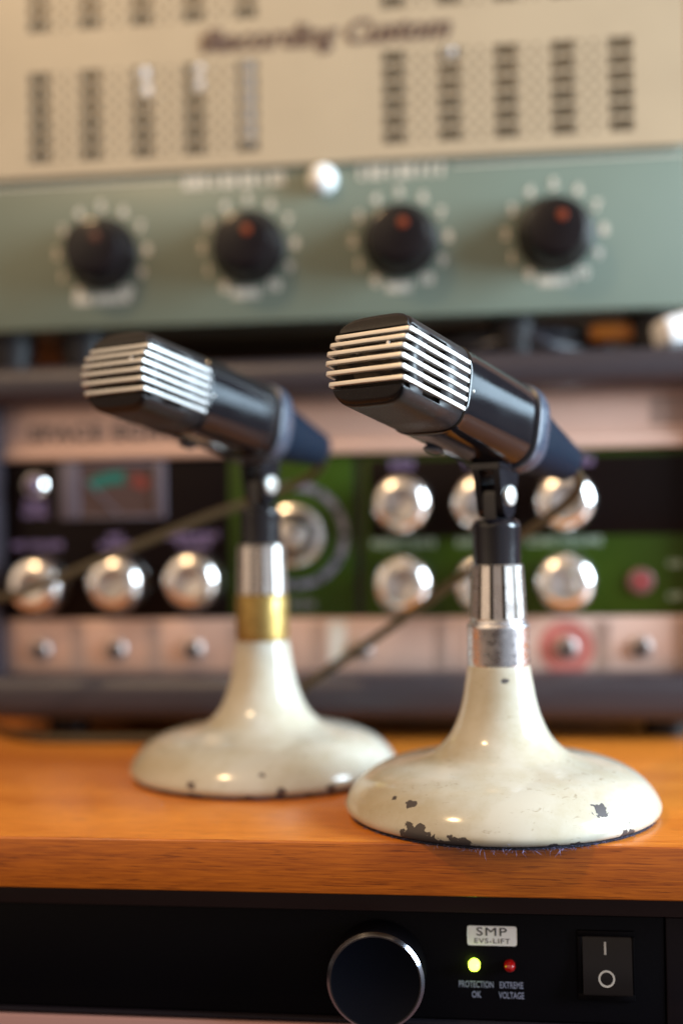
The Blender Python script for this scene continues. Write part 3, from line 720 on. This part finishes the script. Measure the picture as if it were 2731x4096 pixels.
b = MB(); b.lathe([(18.1, .2), (18.4, 1.5), (18.4, 14.8)], origin=kc, axis='-y', n=180, rfun=knurl, cap1=False); b.lathe([(18.4, 14.8), (18.4, 15.4)], origin=kc, axis='-y', n=90, cap0=False, cap1=False); kn = obj('volume_knob', b, M['rack'], rk, angle=25)
b = MB(); b.lathe([(18.45, 15.3), (18.45, 15.9), (17.3, 17.2), (16.8, 17.2)], origin=kc, axis='-y', n=96, cap0=False, cap1=False); obj('polished_ring', b, M['silver_ring'], kn)
b = MB(); b.lathe([(16.9, 16.0), (16.8, 17.15), (16.4, 17.0), (.2, 16.6)], origin=kc, axis='-y', n=96, cap0=False); obj('knob_face', b, M['knob_face'], kn)
b = MB(); b.box(-12.0, 6.9, RY - .25, RY, -44.1, -36.6, bev=.9, seg=3)
b.v = [(x, max(y, RY - .25) if y < RY - .1 else RY, z) for x, y, z in b.v]
st = obj('sticker', b, M['sticker'], rk, smooth=False)
b = MB(); b.text('SMP', -2.8, -38.9, 4.5, RY - .3, sx=1.42, spacing=1.12); b.text('EVS-LIFT', -2.6, -42.35, 2.6, RY - .3, sx=1.3, spacing=1.12); obj('lettering', b, M['sticker_ink'], st)
for x, mm_ in ((-9.5, 'led_green'), (4.0, 'led_red')):
    b = MB(); b.lathe([(2.2, -.5), (2.15, 1.8), (1.7, 3.0), (.9, 3.7), (.1, 3.9)], origin=(x, RY, -51.4), axis='-y', n=28); obj('indicator_light', b, M[mm_], rk)
b = MB()
for tx, x, z in (('PROTECTION', -8.9, -59.2), ('OK', -8.9, -63.1), ('EXTREME', 4.5, -59.2), ('VOLTAGE', 4.5, -63.1)): b.text(tx, x, z, 3.5, RY - .12, sx=.62 if tx != 'OK' else .7, bold=.03)
obj('lettering', b, M['print_grey'], rk)
b = MB(); b.box(29.6, 50.9, RY - 1.2, RY + 1, -63.6, -61.0, bev=.3); b.box(29.6, 50.9, RY - 1.2, RY + 1, -39.2, -37.2, bev=.3)
b.box(29.6, 31.4, RY - 1.2, RY + 1, -60.9, -39.3, bev=.3); b.box(49.9, 50.9, RY - 1.2, RY + 1, -60.9, -39.3, bev=.3)
sw = obj('power_switch', b, M['rack'], rk)
b = MB(); x0, x1 = 31.5, 49.8
prof = [(-60.8, RY + .5), (-60.8, RY - 3.2), (-60.0, RY - 3.6), (-50.5, RY - 2.2), (-40.2, RY - 1.0), (-39.4, RY - .4), (-39.4, RY + .5)]
b.loft([[(x, y, z) for z, y in prof] for x in (x0, x1)]); rock = obj('rocker', b, M['switch'], sw)
b = MB(); b.add([(39.5, RY - 1.75, -45.9), (40.3, RY - 1.75, -45.9), (40.3, RY - 1.32, -41.2), (39.5, RY - 1.32, -41.2)], [(0, 1, 2, 3)])
V = []; Fc = []
for i in range(36):
    a = 2 * math.pi * i / 36
    for r in (2.35, 3.1):
        x, z = 40.2 + r * math.cos(a), -54.6 + r * math.sin(a); V.append((x, RY - 2.2 - (-50.5 - z) * (1.4 / 9.5) - .12, z))
for i in range(36): j = (i + 1) % 36; Fc.append((2 * i, 2 * j, 2 * j + 1, 2 * i + 1))
b.add(V, Fc); obj('switch_marks', b, M['switch_mark'], rock, smooth=False)
rk2 = thing('rack_unit', 'rosy brown metal rack unit just showing below the black one', 'rack unit', (-60, 474, -120))
b = MB(); b.box(-330, 110, RY - 3.0, RY + 3, -119, -75.4, bev=.8); obj('front_panel', b, M['pink_metal'], rk2)
b = MB(); b.box(-325, 100, RY + 3.2, RY + 260, -119, -75.6); obj('chassis', b, M['rack'], rk2)

# ------------------------------------------------------------------ light
def area(name, loc, target, sx, sy, power, color, shape='RECTANGLE'):
    l = bpy.data.lights.new(name, 'AREA'); l.shape = shape; l.size = sx
    if shape == 'RECTANGLE': l.size_y = sy
    l.energy = power; l.color = color
    o = bpy.data.objects.new(name, l); COL.objects.link(o); o.location = loc
    o.rotation_euler = (Vector(target) - Vector(loc)).to_track_quat('-Z', 'Y').to_euler(); return o
WORLD = .40
area('window_light', (1.25, .30, .50), (-.05, .56, .2), .55, .75, 54, (.70, .87, 1.0))
area('window_light', (1.25, 1.08, .37), (-.03, .47, .17), .60, .13, 1.7, (.60, .82, 1.0))
area('ceiling_lamp', (-.52, .02, .95), (-.1, .65, .25), .05, .05, 4.4, (1.0, .66, .34), 'DISK')
W = bpy.data.worlds.new('World'); scene.world = W; W.use_nodes = True
nt = W.node_tree; N = nt.nodes; L = nt.links; bg = N['Background']
tc = N.new('ShaderNodeTexCoord')
sx = N.new('ShaderNodeSeparateXYZ'); L.new(tc.outputs['Generated'], sx.inputs['Vector'])
# the room by height: dark floor, rosy brown middle, warm ceiling
rp = N.new('ShaderNodeValToRGB'); e = rp.color_ramp.elements
mh = N.new('ShaderNodeMapRange'); mh.inputs['From Min'].default_value = -1; mh.inputs['From Max'].default_value = 1
L.new(sx.outputs['Z'], mh.inputs['Value']); L.new(mh.outputs['Result'], rp.inputs['Fac'])
e[0].position = .22; e[0].color = (.022, .013, .010, 1); e[1].position = 1.0; e[1].color = (1.0, .70, .42, 1)
for p_, c_ in ((.36, (.14, .095, .075, 1)), (.42, (.50, .375, .315, 1)), (.47, (.72, .55, .47, 1)), (.54, (.52, .385, .315, 1)), (.64, (.44, .32, .25, 1)), (.78, (.78, .56, .39, 1))): m1 = e.new(p_); m1.color = c_
# furniture and walls: lighter and darker patches
vo = N.new('ShaderNodeTexVoronoi'); vo.inputs['Scale'].default_value = 2.4; vo.inputs['Randomness'].default_value = .9
L.new(tc.outputs['Generated'], vo.inputs['Vector'])
sp = N.new('ShaderNodeSeparateColor'); L.new(vo.outputs['Color'], sp.inputs['Color'])
pr = N.new('ShaderNodeMapRange'); pr.inputs['To Min'].default_value = .62; pr.inputs['To Max'].default_value = 1.45
L.new(sp.outputs['Red'], pr.inputs['Value'])
mx = N.new('ShaderNodeMix'); mx.data_type = 'RGBA'; mx.blend_type = 'MULTIPLY'; mx.inputs['Factor'].default_value = 1
L.new(rp.outputs['Color'], mx.inputs['A']); L.new(pr.outputs['Result'], mx.inputs['B'])
# lamp-lit corner of the room, up and to the left
dt = N.new('ShaderNodeVectorMath'); dt.operation = 'DOT_PRODUCT'; dt.inputs[1].default_value = Vector((-.62, -.55, .56)).normalized()
L.new(tc.outputs['Generated'], dt.inputs[0])
lo = N.new('ShaderNodeMapRange'); lo.interpolation_type = 'SMOOTHSTEP'; lo.inputs['From Min'].default_value = .58; lo.inputs['From Max'].default_value = 1.0; lo.inputs['To Max'].default_value = 1.0
L.new(dt.outputs['Value'], lo.inputs['Value'])
wl = N.new('ShaderNodeMix'); wl.data_type = 'RGBA'; wl.blend_type = 'ADD'; wl.inputs['B'].default_value = (2.1, 1.62, 1.12, 1)
L.new(lo.outputs['Result'], wl.inputs['Factor']); L.new(mx.outputs['Result'], wl.inputs['A'])
# pale, daylit right-hand side of the room
dt2 = N.new('ShaderNodeVectorMath'); dt2.operation = 'DOT_PRODUCT'; dt2.inputs[1].default_value = Vector((.86, -.50, .05)).normalized()
L.new(tc.outputs['Generated'], dt2.inputs[0])
lo2 = N.new('ShaderNodeMapRange'); lo2.interpolation_type = 'SMOOTHSTEP'; lo2.inputs['From Min'].default_value = .45; lo2.inputs['From Max'].default_value = .85
L.new(dt2.outputs['Value'], lo2.inputs['Value'])
w2 = N.new('ShaderNodeMix'); w2.data_type = 'RGBA'; w2.blend_type = 'ADD'; w2.inputs['B'].default_value = (.50, .60, .70, 1)
L.new(lo2.outputs['Result'], w2.inputs['Factor']); L.new(wl.outputs['Result'], w2.inputs['A'])
# the side behind the stacked equipment stays dark
bk = N.new('ShaderNodeMapRange'); bk.interpolation_type = 'SMOOTHSTEP'; bk.inputs['From Min'].default_value = -.15; bk.inputs['From Max'].default_value = .40
bk.inputs['To Min'].default_value = 1.0; bk.inputs['To Max'].default_value = .22
L.new(sx.outputs['Y'], bk.inputs['Value'])
w3 = N.new('ShaderNodeMix'); w3.data_type = 'RGBA'; w3.blend_type = 'MULTIPLY'; w3.inputs['Factor'].default_value = 1
L.new(w2.outputs['Result'], w3.inputs['A']); L.new(bk.outputs['Result'], w3.inputs['B'])
L.new(w3.outputs['Result'], bg.inputs['Color'])
bg.inputs['Strength'].default_value = WORLD

# ------------------------------------------------------------------ camera
yaw, pit, rol = math.radians(7.0), math.radians(.8), math.radians(.9)
fwd = Vector((-math.sin(yaw) * math.cos(pit), math.cos(yaw) * math.cos(pit), math.sin(pit)))
rh = Vector((math.cos(yaw), math.sin(yaw), 0)); up = rh.cross(fwd)
Rv = rh * math.cos(rol) - up * math.sin(rol); Uv = up * math.cos(rol) + rh * math.sin(rol)
cd = bpy.data.cameras.new('camera'); cam = bpy.data.objects.new('camera', cd); COL.objects.link(cam)
mm = Matrix((Rv, Uv, -fwd)).transposed().to_4x4(); mm.translation = Vector((0, 0, .117)); cam.matrix_world = mm
cd.sensor_fit = 'HORIZONTAL'; cd.sensor_width = 24.0; cd.lens = 2800.0 / 1568.0 * 24.0
cd.clip_start = .01; cd.clip_end = 50
cd.dof.use_dof = True; cd.dof.focus_distance = .448; cd.dof.aperture_fstop = 2.55
scene.camera = cam

# ------------------------------------------------------------------ render settings
scene.render.engine = 'CYCLES'
scene.cycles.use_denoising = True
scene.cycles.max_bounces = 8; scene.cycles.glossy_bounces = 5; scene.cycles.diffuse_bounces = 4
scene.cycles.sample_clamp_indirect = 6
scene.view_settings.view_transform = 'Standard'; scene.view_settings.look = 'None'
scene.view_settings.exposure = 0.2; scene.view_settings.gamma = 1.0; scene.view_settings.use_curve_mapping = False
